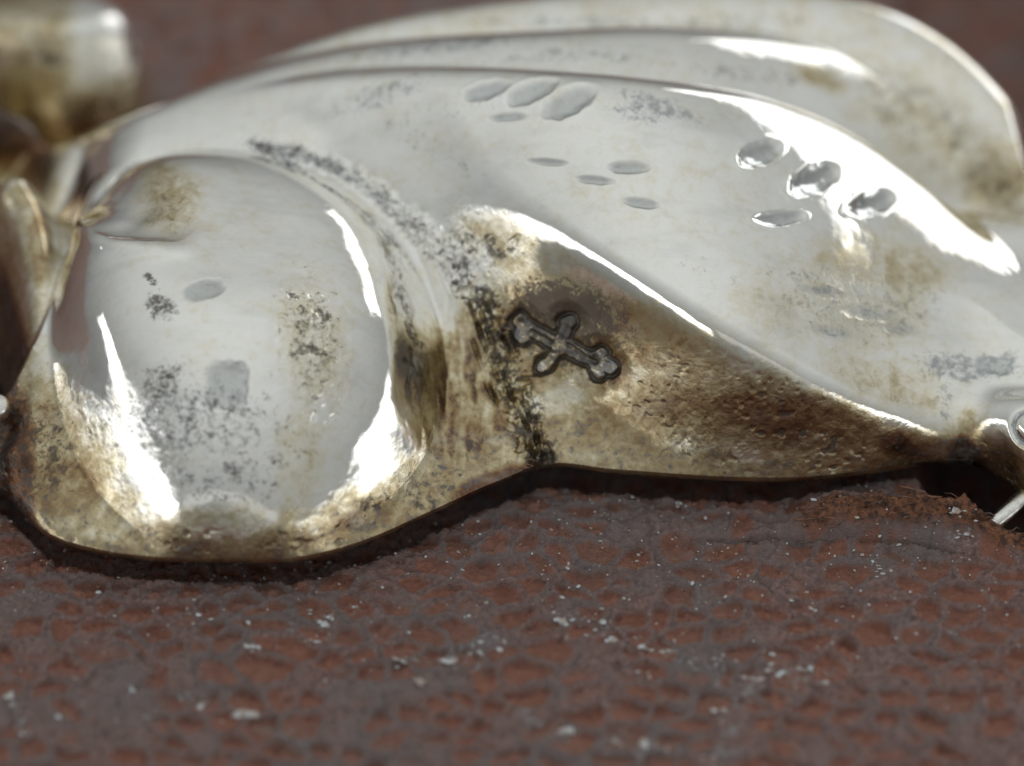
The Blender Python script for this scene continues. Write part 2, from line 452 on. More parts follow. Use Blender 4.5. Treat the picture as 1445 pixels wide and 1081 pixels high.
# groove walls right of the boss
grv_i, a_, b_ = local(660, 560, 150, thick=3.0)
st = 0.6*vnoise(PF[grv_i]*np.array([2.6, 0.5, 0.6])+0.25*(fbm(PF[grv_i], 2.0, 2, 72)-0.5)[:, None], 5.0, 71)+0.4*fbm(PF[grv_i]*np.array([1.6, 0.6, 0.6]), 11.0, 2, 73)
mm = smooth(150, 50, np.hypot(a_*1.3, b_*0.85))*smooth(0.1, 0.6, NF[grv_i] @ surf(660, 560)[1])
DISP[grv_i] += mm*0.035*(st-0.5)
MASK['dark'][grv_i] = np.maximum(MASK['dark'][grv_i], mm*(0.30+0.30*smooth(0.4, 0.7, st)))
MASK['warm'][grv_i] = np.maximum(MASK['warm'][grv_i], mm*(0.50+0.6*(st-0.5)))
MASK['rough'][grv_i] = np.maximum(MASK['rough'][grv_i], mm*0.35)

# ---- tarnish: patches with shapes of their own
for args in [('warm', 930, 490, 150, 50, -30, 0.50), ('warm', 760, 360, 110, 36, -30, 0.26), ('dark', 1120, 590, 150, 60, -8, 0.30), ('warm', 1130, 590, 180, 62, -8, 0.60), ('warm', 980, 570, 120, 70, -10, 0.50), ('warm', 880, 600, 110, 50, 0, 0.48), ('warm', 1290, 625, 70, 30, -4, 0.8), ('warm', 700, 690, 90, 24, 20, 0.75),
             ('warm', 740, 385, 60, 24, -35, 0.36), ('warm', 690, 335, 46, 12, -35, 0.4), ('warm', 870, 440, 60, 26, -30, 0.4), ('warm', 1360, 640, 40, 26, -20, 0.95), ('warm', 1420, 650, 40, 22, -30, 0.6),
             ('warm', 300, 772, 230, 20, 0, 0.34), ('warm', 90, 690, 70, 70, -30, 0.55), ('warm', 520, 735, 80, 30, 28, 0.55), ('warm', 30, 590, 60, 90, 0, 0.45), ('warm', 440, 480, 44, 92, 6, 0.20), ('warm', 420, 640, 30, 56, 10, 0.24),
             ('warm', 300, 735, 90, 22, 0, 0.26), ('warm', 1310, 190, 110, 60, -40, 0.22), ('grey', 1290, 160, 110, 50, -35, 0.45), ('warm', 1410, 250, 60, 60, -40, 0.40), ('warm', 1160, 110, 40, 16, -20, 0.36),
             ('warm', 40, 190, 80, 40, 20, 0.8), ('warm', 60, 330, 24, 80, -6, 0.5), ('warm', 130, 170, 90, 40, 20, 0.6),
             ('dark', 800, 440, 86, 46, -14, 1.0), ('dark', 795, 480, 92, 52, -25, 0.72), ('warm', 690, 345, 70, 40, -45, 0.16), ('rough', 680, 345, 70, 50, -45, 0.9), ('dark', 675, 350, 60, 45, -45, 0.38), ('grey', 675, 345, 60, 45, -45, 0.42), ('warm', 800, 440, 110, 50, -20, 0.55), ('dark', 870, 470, 50, 34, -30, 0.55), ('dark', 745, 440, 40, 40, 0, 0.5), ('dark', 270, 590, 120, 60, 0, 0.50), ('dark', 360, 620, 90, 80, 0, 0.44), ('dark', 230, 540, 50, 36, 20, 0.60),
             ('dark', 228, 432, 26, 20, -25, 0.75), ('dark', 211, 394, 14, 7, -45, 0.8), ('dark', 60, 640, 60, 90, 0, 0.55), ('dark', 1150, 610, 190, 60, -8, 0.34), ('dark', 980, 620, 90, 40, 0, 0.40), ('dark', 1290, 165, 120, 50, -30, 0.36),
             ('dark', 1400, 260, 50, 60, -40, 0.45), ('dark', 440, 480, 46, 96, 6, 0.50), ('grey', 440, 470, 50, 100, 6, 0.42), ('dark', 130, 150, 80, 40, 20, 0.5), ('dark', 620, 690, 60, 40, 10, 0.5), ('dark', 1350, 640, 30, 26, 0, 0.7),
             ('dark', 760, 60, 120, 14, -2, 0.35), ('dark', 1060, 105, 120, 14, -6, 0.5),
             ('grey', 270, 600, 130, 90, 0, 0.52), ('grey', 330, 650, 110, 80, 0, 0.46), ('grey', 1350, 520, 60, 26, -10, 0.66), ('grey', 1250, 455, 60, 26, -15, 0.50), ('grey', 1410, 515, 44, 20, 0, 0.62), ('grey', 1226, 355, 9, 40, 0, 0.52), ('grey', 1280, 420, 80, 50, -20, 0.40), ('grey', 1120, 400, 60, 30, 0, 0.35),
             ('grey', 540, 135, 90, 22, 20, 0.55), ('grey', 900, 160, 60, 16, -16, 0.55), ('grey', 620, 62, 160, 16, 8, 0.55), ('grey', 820, 30, 180, 12, 0, 0.55), ('grey', 1040, 30, 160, 12, 0, 0.5), ('grey', 800, 78, 160, 12, 0, 0.5),
             ('grey', 1332, 565, 16, 40, 0, 0.6), ('grey', 1000, 380, 80, 20, -24, 0.34), ('grey', 620, 220, 90, 12, -24, 0.4), ('grey', 560, 180, 70, 10, -20, 0.4), ('grey', 300, 400, 26, 10, 0, 0.3),
             ('rough', 120, 100, 110, 70, 0, 1.0), ('warm', 0, 170, 60, 40, 0, 1.0), ('rough', 440, 490, 50, 100, 6, 1.0), ('rough', 270, 600, 120, 70, 0, 0.5), ('dark', 300, 685, 110, 34, 0, 0.42), ('grey', 300, 680, 120, 40, 0, 0.5), ('grey', 1200, 425, 130, 60, -15, 0.50), ('warm', 1230, 375, 100, 40, -10, 0.40), ('warm', 1180, 440, 110, 50, -10, 0.34), ('grey', 930, 150, 70, 18, -18, 0.62), ('grey', 640, 150, 120, 22, 14, 0.40), ('rough', 1100, 600, 220, 70, -8, 1.0), ('rough', 60, 650, 80, 100, 0, 0.8), ('rough', 300, 765, 240, 26, 0, 0.6), ('rough', 800, 560, 110, 60, 0, 0.5),
             ('rough', 640, 690, 120, 40, 20, 0.7), ('rough', 1380, 635, 80, 30, 0, 0.35), ('rough', 1310, 180, 130, 90, -40, 0.5), ('rough', 520, 735, 80, 30, 28, 0.7)]:
    blob(*args)

# the whole lower edge is tarnished
d_rim = (PF[:, 1]-y_front(PF[:, 0]))
hz = PF[:, 2]
low = smooth(1.25, 0.45, hz+0.7*(n_mid-0.5))*smooth(1.6, 0.5, d_rim)
MASK['warm'] = np.maximum(MASK['warm'], 0.48*low)
MASK['dark'] = np.maximum(MASK['dark'], 0.40*low)
MASK['grey'] = np.maximum(MASK['grey'], 0.42*low)
MASK['rough'] = np.maximum(MASK['rough'], 0.48*low)
lf = smooth(-6.25, -6.7, PF[:, 0])*smooth(1.5, 1.0, hz)*smooth(2.0, 1.0, PF[:, 1])
MASK['warm'] = np.maximum(MASK['warm'], 0.8*lf); MASK['dark'] = np.maximum(MASK['dark'], 0.5*lf); MASK['rough'] = np.maximum(MASK['rough'], 0.7*lf)
# the raised ridge and the leaf's back are rubbed clean
ri, rd, rt = polyline_dist([(u_, v_) for u_, v_, z_ in R1[3:11]], 60)
cl_ = np.exp(-(rd/0.17)**2)
for kk in ('warm', 'dark', 'rough'): MASK[kk][ri] *= 1-0.92*cl_
q_ = LAB.reshape(-1) == NAMES.index('leaf_lobe')
for kk in ('warm', 'dark', 'rough'): MASK[kk][q_] *= np.where(PF[q_][:, 0] > 5.2, 0.8, 0.6)
# crust relief where the tarnish is thick
ro = MASK['rough']
pits_ = smooth(0.70, 0.84, vnoise(PF, 7.0, 91))+0.7*smooth(0.70, 0.85, vnoise(PF, 13.0, 92))
pm = smooth(0.3, 0.7, ro)*np.clip(pits_, 0, 1)
pm = pm*smooth(0.36, 0.50, fbm(PF, 1.6, 2, 95))
DISP += ro*0.010*(n_fine-0.5)-0.012*pm
MASK['dark'] = np.maximum(MASK['dark'], 0.8*pm)
lb = LAB.reshape(-1)
for nm_, wv_, dv_, mv_ in (('collar', 0.0, 0.0, 0.35), ('knob', 0.26, 0.05, 0.25), ('back_knob', 0.42, 0.1, 0.9), ('rear_lobe', 0.10, 0.0, 0.30), ('side_strip', 0.22, 0.1, 0.3)):
    q_ = lb == NAMES.index(nm_)
    MASK['warm'][q_] = np.maximum(MASK['warm'][q_], wv_); MASK['dark'][q_] = np.maximum(MASK['dark'][q_], dv_); MASK['matte'][q_] = np.maximum(MASK['matte'][q_], mv_)
q_ = smooth(-6.2, -6.6, PF[:, 0])*smooth(-0.2, 0.6, PF[:, 1])
MASK['warm'] = np.maximum(MASK['warm'], 0.34*q_); MASK['matte'] = np.maximum(MASK['matte'], 0.4*q_)

PD_ = PF + N0.reshape(-1, 3)*DISP[:, None]
P = PD_.reshape(NX, NY, 3)
NRM = grid_normals(P)

# front rim rolls under: extra rows below the first row
def skirt(P, NRM):
    base = P[:, 0]
    rows = []
    for (oy, oz) in [(1.2, -0.12), (0.55, -0.17), (0.22, -0.16), (0.07, -0.13), (0.0, -0.07)]:
        r = base.copy(); r[:, 1] += oy; r[:, 2] += oz; rows.append(r)
    return np.stack(rows, 1)
SK = skirt(P, NRM); NS = SK.shape[1]
P = np.concatenate([SK, P], 1)
NRM = grid_normals(P)
ext = lambda a: np.concatenate([np.repeat(a.reshape(NX, NY)[:, :1], NS, 1), a.reshape(NX, NY)], 1).reshape(-1)
LABV = ext(LAB); SUBV = ext(SUB); MASK = {k: ext(v) for k, v in MASK.items()}
NYT = NY+NS

# ------------------------------------------------------------------ materials
def new_mat(name):
    m = bpy.data.materials.new(name); m.use_nodes = True
    nt = m.node_tree
    return m, nt, nt.nodes['Principled BSDF']


class NT:
    """small helper to write node trees"""
    def __init__(self, nt): self.nt = nt
    def n(self, kind, **kw):
        nd = self.nt.nodes.new(kind)
        for k_, v_ in kw.items(): setattr(nd, k_, v_)
        return nd
    def put(self, sock, val):
        if hasattr(val, 'is_output') or isinstance(val, bpy.types.NodeSocket): self.nt.links.new(val, sock)
        elif isinstance(val, (tuple, list)) and len(val) == 3 and sock.type == 'RGBA': sock.default_value = (*val, 1)
        else: sock.default_value = val
    def math(self, op, a, b=None, c=None, clamp=False):
        nd = self.n('ShaderNodeMath', operation=op, use_clamp=clamp)
        for i_, v_ in enumerate((a, b, c)):
            if v_ is not None: self.put(nd.inputs[i_], v_)
        return nd.outputs[0]
    def sstep(self, lo, hi, x):
        nd = self.n('ShaderNodeMapRange', interpolation_type='SMOOTHSTEP')
        self.put(nd.inputs['Value'], x); nd.inputs['From Min'].default_value = lo; nd.inputs['From Max'].default_value = hi
        return nd.outputs[0]
    def mix(self, f, a, b):
        nd = self.n('ShaderNodeMix', data_type='RGBA')
        self.put(nd.inputs[0], f); self.put(nd.inputs[6], a); self.put(nd.inputs[7], b)
        return nd.outputs[2]
    def fmix(self, f, a, b):
        nd = self.n('ShaderNodeMix', data_type='FLOAT')
        self.put(nd.inputs[0], f); self.put(nd.inputs[2], a); self.put(nd.inputs[3], b)
        return nd.outputs[0]
    def attr(self, name):
        return self.n('ShaderNodeAttribute', attribute_name=name).outputs['Fac']
    def noise(self, vec, scale, detail=6, rough=0.6, off=0.0, dist=0.0):
        nd = self.n('ShaderNodeTexNoise')
        if off:
            ad = self.n('ShaderNodeVectorMath', operation='ADD'); self.put(ad.inputs[0], vec); ad.inputs[1].default_value = (off, off*0.7, -off); vec = ad.outputs[0]
        self.put(nd.inputs['Vector'], vec); nd.inputs['Scale'].default_value = scale; nd.inputs['Detail'].default_value = detail
        nd.inputs['Roughness'].default_value = rough; nd.inputs['Distortion'].default_value = dist
        return nd.outputs[0]
    def voro(self, vec, scale, feature='F1'):
        nd = self.n('ShaderNodeTexVoronoi', feature=feature); self.put(nd.inputs['Vector'], vec); nd.inputs['Scale'].default_value = scale
        return nd.outputs['Distance']
    def bump(self, h, strength, dist, normal=None):
        nd = self.n('ShaderNodeBump'); self.put(nd.inputs['Height'], h); self.put(nd.inputs['Strength'], strength); nd.inputs['Distance'].default_value = dist
        if normal is not None: self.put(nd.inputs['Normal'], normal)
        return nd.outputs[0]

silver, nt_, bsdf = new_mat('tarnished_silver')
g = NT(nt_)
obj = g.n('ShaderNodeTexCoord').outputs['Object']
n1 = g.noise(obj, 2.6, 8, 0.66)
n2 = g.noise(obj, 6.5, 9, 0.72, 7.3, 0.6)
n3 = g.noise(obj, 19.0, 5, 0.6, 3.1)
n4 = g.noise(obj, 1.1, 4, 0.55, 11.0)
def patch(name, wn, nn, lo, hi):
    v_ = g.math('MULTIPLY_ADD', g.math('SUBTRACT', nn, 0.5), wn, g.attr(name))
    return g.sstep(lo, hi, v_)
# long faint rubbing streaks
mp = g.n('ShaderNodeMapping'); mp.inputs['Rotation'].default_value = (0, 0, math.radians(32)); mp.inputs['Scale'].default_value = (0.35, 1.3, 0.8)
g.put(mp.inputs['Vector'], obj)
streak = g.noise(mp.outputs[0], 2.2, 6, 0.62, 5.0)
nw = g.math('MULTIPLY_ADD', n2, 0.45, g.math('MULTIPLY_ADD', n1, 0.35, g.math('MULTIPLY', n4, 0.20)))
nd_ = g.math('MULTIPLY_ADD', n2, 0.65, g.math('MULTIPLY', n3, 0.35))
# thickness of the yellow-to-brown sulphide film
wv = g.math('MULTIPLY_ADD', g.math('SUBTRACT', nw, 0.5), 1.5, g.math('MULTIPLY_ADD', g.attr('warm'), 1.0, 0.15))
ramp = g.n('ShaderNodeValToRGB'); g.put(ramp.inputs[0], wv)
el_ = ramp.color_ramp.elements
el_[0].position = 0.0; el_[0].color = (0.92, 0.92, 0.905, 1)
el_[1].position = 1.0; el_[1].color = (0.075, 0.048, 0.036, 1)
for p_, c_ in ((0.18, (0.89, 0.88, 0.84, 1)), (0.34, (0.82, 0.77, 0.64, 1)), (0.50, (0.56, 0.48, 0.31, 1)), (0.66, (0.36, 0.265, 0.145, 1)), (0.82, (0.20, 0.105, 0.06, 1))):
    e_ = el_.new(p_); e_.color = c_
warm = g.sstep(0.22, 0.75, wv)
dark = g.math('MULTIPLY', patch('dark', 2.8, nd_, 0.42, 0.86), g.fmix(n3, 0.75, 1.05), clamp=True)
grey = g.math('MULTIPLY', patch('grey', 2.6, g.math('MULTIPLY_ADD', n2, 0.7, g.math('MULTIPLY', n3, 0.3)), 0.40, 0.86), g.fmix(n1, 0.65, 1.05), clamp=True)
mp2 = g.n('ShaderNodeMapping'); mp2.inputs['Rotation'].default_value = (0, 0, math.radians(-24)); mp2.inputs['Scale'].default_value = (0.5, 30.0, 6.0); g.put(mp2.inputs['Vector'], obj)
mp3 = g.n('ShaderNodeMapping'); mp3.inputs['Rotation'].default_value = (0, 0, math.radians(48)); mp3.inputs['Scale'].default_value = (0.8, 34.0, 6.0); g.put(mp3.inputs['Vector'], obj)
scr = g.math('MAXIMUM', g.sstep(0.68, 0.76, g.noise(mp2.outputs[0], 1.0, 2, 0.5)), g.sstep(0.70, 0.78, g.noise(mp3.outputs[0], 1.0, 2, 0.5, 17.0)))
dull = g.math('MULTIPLY', g.math('MAXIMUM', g.sstep(0.46, 0.74, streak), g.math('MULTIPLY', scr, 0.55)), 0.50)
base = g.mix(dull, ramp.outputs[0], g.mix(0.55, ramp.outputs[0], (0.50, 0.51, 0.49)))
c1 = g.mix(grey, base, (0.33, 0.365, 0.385))
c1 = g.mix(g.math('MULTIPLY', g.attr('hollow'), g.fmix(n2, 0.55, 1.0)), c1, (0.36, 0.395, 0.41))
c3 = g.mix(g.math('MULTIPLY', dark, 0.93), c1, g.mix(n2, (0.05, 0.043, 0.04), (0.13, 0.115, 0.10)))
g.put(bsdf.inputs['Base Color'], c3)
g.put(bsdf.inputs['Metallic'], g.fmix(dark, 1.0, 0.75))
r0 = g.math('ADD', g.fmix(g.sstep(0.45, 0.75, n1), 0.035, 0.06), g.math('MULTIPLY', dull, 0.10))
r1 = g.fmix(grey, r0, 0.20)
r2 = g.fmix(warm, r1, 0.24)
r3 = g.fmix(dark, r2, 0.38)
r4 = g.math('MAXIMUM', r3, g.math('MULTIPLY', g.attr('matte'), 0.55))
g.put(bsdf.inputs['Roughness'], r4)
rough = g.attr('rough')
bh = g.math('MULTIPLY_ADD', n3, 0.5, g.math('MULTIPLY', n2, 0.9))
bst = g.math('MULTIPLY_ADD', rough, 0.27, 0.008)
b1 = g.bump(bh, bst, 0.05)
edge = g.math('SUBTRACT', 1.0, g.math('MAXIMUM', g.math('MULTIPLY', dark, 0.6), grey))
b2 = g.bump(edge, 0.08, 0.012, b1)
g.put(bsdf.inputs['Normal'], b2)

# ------------------------------------------------------------------ build the ornament's parts from the grid
orn = bpy.data.objects.new('silver_ornament', None); C.objects.link(orn)
orn.empty_display_size = 1.0
orn['label'] = 'tarnished silver ornament with a round boss and fluted leaf lobes lying on brown leather'
orn['category'] = 'ornament'

i0 = np.arange(NX-1)[:, None]*NYT+np.arange(NYT-1)[None, :]
quads = np.stack([i0, i0+NYT, i0+NYT+1, i0+1], -1).reshape(-1, 4)
Pall = P.reshape(-1, 3); Nall = NRM.reshape(-1, 3)
keep = (Pall[quads][:, :, 2].max(1) > -0.45)
quads = quads[keep]
qlab = LABV[quads[:, 0]]; qsub = SUBV[quads[:, 0]]

def build_part(name, q, parent, mat):
    used, inv = np.unique(q, return_inverse=True)
    me = bpy.data.meshes.new(name)
    nv, nf = len(used), len(q)
    me.vertices.add(nv); me.vertices.foreach_set('co', Pall[used].astype(np.float32).ravel())
    me.loops.add(nf*4); me.loops.foreach_set('vertex_index', inv.reshape(-1).astype(np.int32))
    me.polygons.add(nf)
    me.polygons.foreach_set('loop_start', (np.arange(nf)*4).astype(np.int32))
    me.polygons.foreach_set('use_smooth', np.ones(nf, bool))
    me.update(calc_edges=True)
    for k, v in MASK.items():
        at = me.attributes.new(k, 'FLOAT', 'POINT'); at.data.foreach_set('value', v[used].astype(np.float32))
    me.normals_split_custom_set_from_vertices(Nall[used].astype(np.float32))
    me.materials.append(mat)
    o = bpy.data.objects.new(name, me); C.objects.link(o); o.parent = parent
    return o

part_obj = {}
for li, nm in enumerate(NAMES):
    sel = (qlab == li) & (qsub == 0)
    if sel.sum() == 0: continue
    part_obj[li] = build_part(nm, quads[sel], orn, silver)
for s in np.unique(qsub):
    if s == 0: continue
    sel = qsub == s
    li = np.bincount(qlab[sel]).argmax()
    build_part('maker_mark' if s == 1 else 'punch_mark', quads[sel], part_obj[li], silver)

# ------------------------------------------------------------------ small round rivet at the left
def lathe(name, prof, seg_, mat, loc, axis, parent=None):
    vs, fs = [], []
    for r_, z_ in prof:
        for k_ in range(seg_):
            t_ = 2*math.pi*k_/seg_; vs.append((r_*math.cos(t_), r_*math.sin(t_), z_))
    for j_ in range(len(prof)-1):
        for k_ in range(seg_):
            k2 = (k_+1) % seg_; fs.append((j_*seg_+k_, j_*seg_+k2, (j_+1)*seg_+k2, (j_+1)*seg_+k_))
    fs.append(tuple((len(prof)-1)*seg_+k_ for k_ in range(seg_)))
    me = bpy.data.meshes.new(name); me.from_pydata(vs, [], fs); me.materials.append(mat)
    for p_ in me.polygons: p_.use_smooth = True
    o = bpy.data.objects.new(name, me); C.objects.link(o); o.parent = parent
    o.location = loc; o.rotation_euler = Vector(axis).to_track_quat('Z', 'Y').to_euler()
    return o
bright, nt_, bs = new_mat('bright_metal')
g = NT(nt_); oc = g.n('ShaderNodeTexCoord').outputs['Object']
g.put(bs.inputs['Metallic'], 1.0)
g.put(bs.inputs['Base Color'], g.mix(g.sstep(0.45, 0.7, g.noise(oc, 6, 6)), (0.9, 0.9, 0.87), (0.62, 0.60, 0.55)))
g.put(bs.inputs['Roughness'], g.fmix(g.noise(oc, 9, 5), 0.12, 0.4))
g.put(bs.inputs['Normal'], g.bump(g.noise(oc, 25, 4), 0.15, 0.02))
rp, rn = surf(12, 590)
rv = lathe('rivet', [(0.19, -0.25), (0.19, 0.03), (0.17, 0.09), (0.12, 0.13), (0.06, 0.15), (0.015, 0.155)], 20, bright, Vector(W(-4, 575, rp[2]+0.12)), (0.0, -0.6, 0.8), orn)

# ------------------------------------------------------------------ leather
LX = np.concatenate([[-90, -50, -30, -20, -14, -11], np.arange(-9.5, 9.51, 0.03), [11, 14, 20, 30, 50, 90]])
LY = np.concatenate([[-80, -40, -24, -16, -12, -10.5], np.arange(-9.2, -1.6, 0.03), np.arange(-1.6, 14, 0.12), [15, 18, 24, 36, 60, 140]])
GX, GY = np.meshgrid(LX, LY, indexing='ij')
L = np.stack([GX.ravel(), GY.ravel(), np.zeros(GX.size)], 1)
wx = L[:, 0]+0.75*(fbm(L, 0.8, 4, 120)-0.5); wy = L[:, 1]+0.60*(fbm(L, 0.8, 4, 130)-0.5)
CX, CY = 0.52, 0.42
qx, qy = wx/CX, wy/CY
ix, iy = np.floor(qx).astype(np.int64), np.floor(qy).astype(np.int64)
F1 = np.full(len(L), 9.0); F2 = np.full(len(L), 9.0); ID = np.zeros(len(L)); RY = np.zeros(len(L))
zero = np.zeros_like(ix)
for ddx in (-1, 0, 1):
    for ddy in (-1, 0, 1):
        cx_, cy_ = ix+ddx, iy+ddy
        jx = cx_+0.5+0.75*(_hash(cx_, cy_, zero, 201)-0.5)+0.5*(cy_ % 2); jy = cy_+0.5+0.7*(_hash(cx_, cy_, zero, 202)-0.5)
        d_ = np.hypot((qx-jx), (qy-jy))
        m_ = d_ < F1
        F2 = np.where(m_, F1, np.minimum(F2, d_)); ID = np.where(m_, _hash(cx_, cy_, zero, 203), ID); RY = np.where(m_, qy-jy, RY); F1 = np.where(m_, d_, F1)
edge = F2-F1
big = fbm(L, 0.35, 3, 140)                              # where dust and dirt fill the grain
open_ = smooth(0.05, 0.70, ID+0.9*(0.72-big)+0.9*(fbm(L, 2.2, 3, 145)-0.5))
rag = 0.30*(fbm(L, 4.0, 4, 150)-0.5)
pit = smooth(0.04, 0.34, edge+rag)*open_
depth = pit*(0.02+0.17*np.clip(0.15+RY, 0, 1))
crease = smooth(0.10, 0.0, edge+rag)
fine = fbm(L, 7.0, 3, 160); fine2 = vnoise(L, 22.0, 170)
fadeout = (np.abs(L[:, 0]) < 9.6)*(L[:, 1] > -9.4)*(L[:, 1] < 14.0)
LZ = -depth+0.07*(fbm(L, 0.5, 2, 180)-0.5)+0.10*(fine-0.5)+0.05*(fine2-0.5)-0.02*crease
# the torn, curled-up lip and the cleft behind it under the right end
xr, yr = L[:, 0], L[:, 1]
lip_y = np.interp(xr, [2.0, 3.6, 4.6, 5.6, 6.2, 6.7, 7.3, 9], [-2.55, -2.55, -2.62, -2.62, -2.72, -3.0, -3.35, -3.9])+0.10*(vnoise(L, 2.2, 190)-0.5)+0.05*(vnoise(L, 7, 191)-0.5)
lip_a = smooth(3.6, 4.6, xr)*smooth(9.0, 7.2, xr)
dl_ = yr-lip_y
LZ += lip_a*(0.30*np.exp(-(dl_/0.22)**2)*(0.35+1.3*fbm(L*np.array([0.5, 4.0, 1.0]), 4.0, 4, 195)))*(1-0.6*smooth(6.3, 6.8, xr))
LZ += -1.5*smooth(0.02, 0.22, dl_)*smooth(5.6, 6.1, xr)*smooth(9.2, 8.4, xr)
crk = np.interp(xr, [1.0, 2.4, 3.6, 4.6, 5.6, 6.3], [-2.95, -3.0, -2.95, -2.98, -3.08, -3.3])+0.09*(vnoise(L, 2.6, 196)-0.5)
LZ += -0.16*np.exp(-((yr-crk)/0.045)**2)*smooth(2.0, 3.2, xr)*smooth(6.4, 5.9, xr)
scuff = np.zeros(len(L))
for (u0, v0, u1, v1, hw) in [(800, 868, 1010, 945, 11), (1010, 1075, 1060, 960, 14), (1060, 960, 1180, 950, 16), (265, 982, 430, 1045, 9), (385, 905, 505, 850, 12), (520, 905, 680, 945, 9), (740, 1010, 840, 1050, 12), (850, 1060, 960, 1050, 14), (640, 925, 690, 900, 10), (1330, 745, 1370, 775, 12), (0, 985, 60, 1035, 10)]:
    A_, B_ = W(u0, v0, -0.18)[:2], W(u1, v1, -0.18)[:2]
    d_ = B_-A_; Q = L[:, :2]-A_
    t_ = np.clip((Q @ d_)/(d_ @ d_), 0, 1); r_ = np.hypot(*(Q-t_[:, None]*d_).T)/(hw*PXS*1.3)
    scuff = np.maximum(scuff, np.clip(1.6-r_*0.7, 0, 1)*0.22)
fib = lip_a*smooth(-0.34, -0.16, dl_)*smooth(0.10, 0.0, dl_)
LZ = np.where(fadeout, LZ, 0.0)
LZ = LZ-0.5*smooth(0.08, 0.5, L[:, 1]-y_front(L[:, 0]))*smooth(5.2, 4.2, L[:, 1])*smooth(8.9, 8.4, np.abs(L[:, 0]))*smooth(6.2, 5.6, L[:, 0])
LZ = LZ-0.18*(1-lip_a*smooth(-0.6, -0.15, dl_))
L[:, 2] = LZ
nx_, ny_ = GX.shape
j0 = np.arange(nx_-1)[:, None]*ny_+np.arange(ny_-1)[None, :]
lq = np.stack([j0, j0+ny_, j0+ny_+1, j0+1], -1).reshape(-1, 4)

leather, nt_, bs = new_mat('worn_brown_leather')
g = NT(nt_); oc = g.n('ShaderNodeTexCoord').outputs['Object']
l1 = g.noise(oc, 3.0, 8, 0.65); l2 = g.noise(oc, 12.0, 6, 0.65, 4.0); l3 = g.noise(oc, 40.0, 4, 0.6, 9.0)
tan_ = g.mix(g.sstep(0.35, 0.68, l1), (0.410, 0.172, 0.114), (0.300, 0.132, 0.096))
dusty = g.mix(g.sstep(0.35, 0.65, l2), (0.235, 0.138, 0.126), (0.390, 0.258, 0.236))
dusty = g.mix(g.sstep(0.50, 0.72, l1), dusty, (0.265, 0.216, 0.211))
pf = g.math('MULTIPLY_ADD', g.math('SUBTRACT', l2, 0.5), 0.9, g.attr('pit'))
big_n = g.noise(oc, 0.45, 5, 0.6, 21.0)
dusty = g.mix(g.sstep(0.46, 0.62, big_n), dusty, (0.265, 0.216, 0.211))
tan_ = g.mix(g.sstep(0.46, 0.66, big_n), tan_, (0.330, 0.172, 0.132))
cl = g.mix(g.sstep(0.15, 1.05, pf), dusty, tan_)
cl = g.mix(g.math('MULTIPLY', g.attr('crease'), 0.22), cl, (0.08, 0.04, 0.035))  # crease shadow put into the colour
speck = g.sstep(0.63, 0.72, l3)  # pale speck highlights put into the colour
cl = g.mix(g.math('MULTIPLY', speck, g.math('SUBTRACT', 0.75, g.math('MULTIPLY', g.attr('pit'), 0.6))), cl, (0.55, 0.52, 0.50))
fibc = g.mix(g.sstep(0.4, 0.62, l2), (0.38, 0.165, 0.085), (0.09, 0.05, 0.04))
cl = g.mix(g.math('MULTIPLY', g.sstep(0.45, 0.72, g.math('MULTIPLY', g.math('MULTIPLY_ADD', g.math('SUBTRACT', l2, 0.5), 3.4, g.math('MULTIPLY_ADD', g.math('SUBTRACT', l1, 0.5), 1.6, 0.55)), g.math('MULTIPLY', g.attr('scuff'), 3.0))), 0.8), cl, (0.44, 0.48, 0.49))
cl = g.mix(g.attr('fibre'), cl, fibc)
g.put(bs.inputs['Base Color'], cl)
g.put(bs.inputs['Roughness'], g.fmix(l2, 0.22, 0.58))
bs.inputs['Specular IOR Level'].default_value = 0.45
g.put(bs.inputs['Normal'], g.bump(g.math('MULTIPLY_ADD', l3, 0.7, l2), 1.0, 0.07))

me = bpy.data.meshes.new('leather_surface')
me.vertices.add(len(L)); me.vertices.foreach_set('co', L.astype(np.float32).ravel())
me.loops.add(len(lq)*4); me.loops.foreach_set('vertex_index', lq.reshape(-1).astype(np.int32))
me.polygons.add(len(lq)); me.polygons.foreach_set('loop_start', (np.arange(len(lq))*4).astype(np.int32)); me.polygons.foreach_set('use_smooth', np.ones(len(lq), bool))
me.update(calc_edges=True)
for k_, v_ in (('pit', pit), ('crease', crease), ('fibre', fib), ('scuff', scuff)):
    at = me.attributes.new(k_, 'FLOAT', 'POINT'); at.data.foreach_set('value', v_.astype(np.float32))
me.materials.append(leather)
lo = bpy.data.objects.new('leather_surface', me); C.objects.link(lo); lo['kind'] = 'structure'

def leather_z(x, y):
    i_ = np.clip(np.searchsorted(LX, x), 0, len(LX)-1); j_ = np.clip(np.searchsorted(LY, y), 0, len(LY)-1)
    return LZ[i_*ny_+j_]

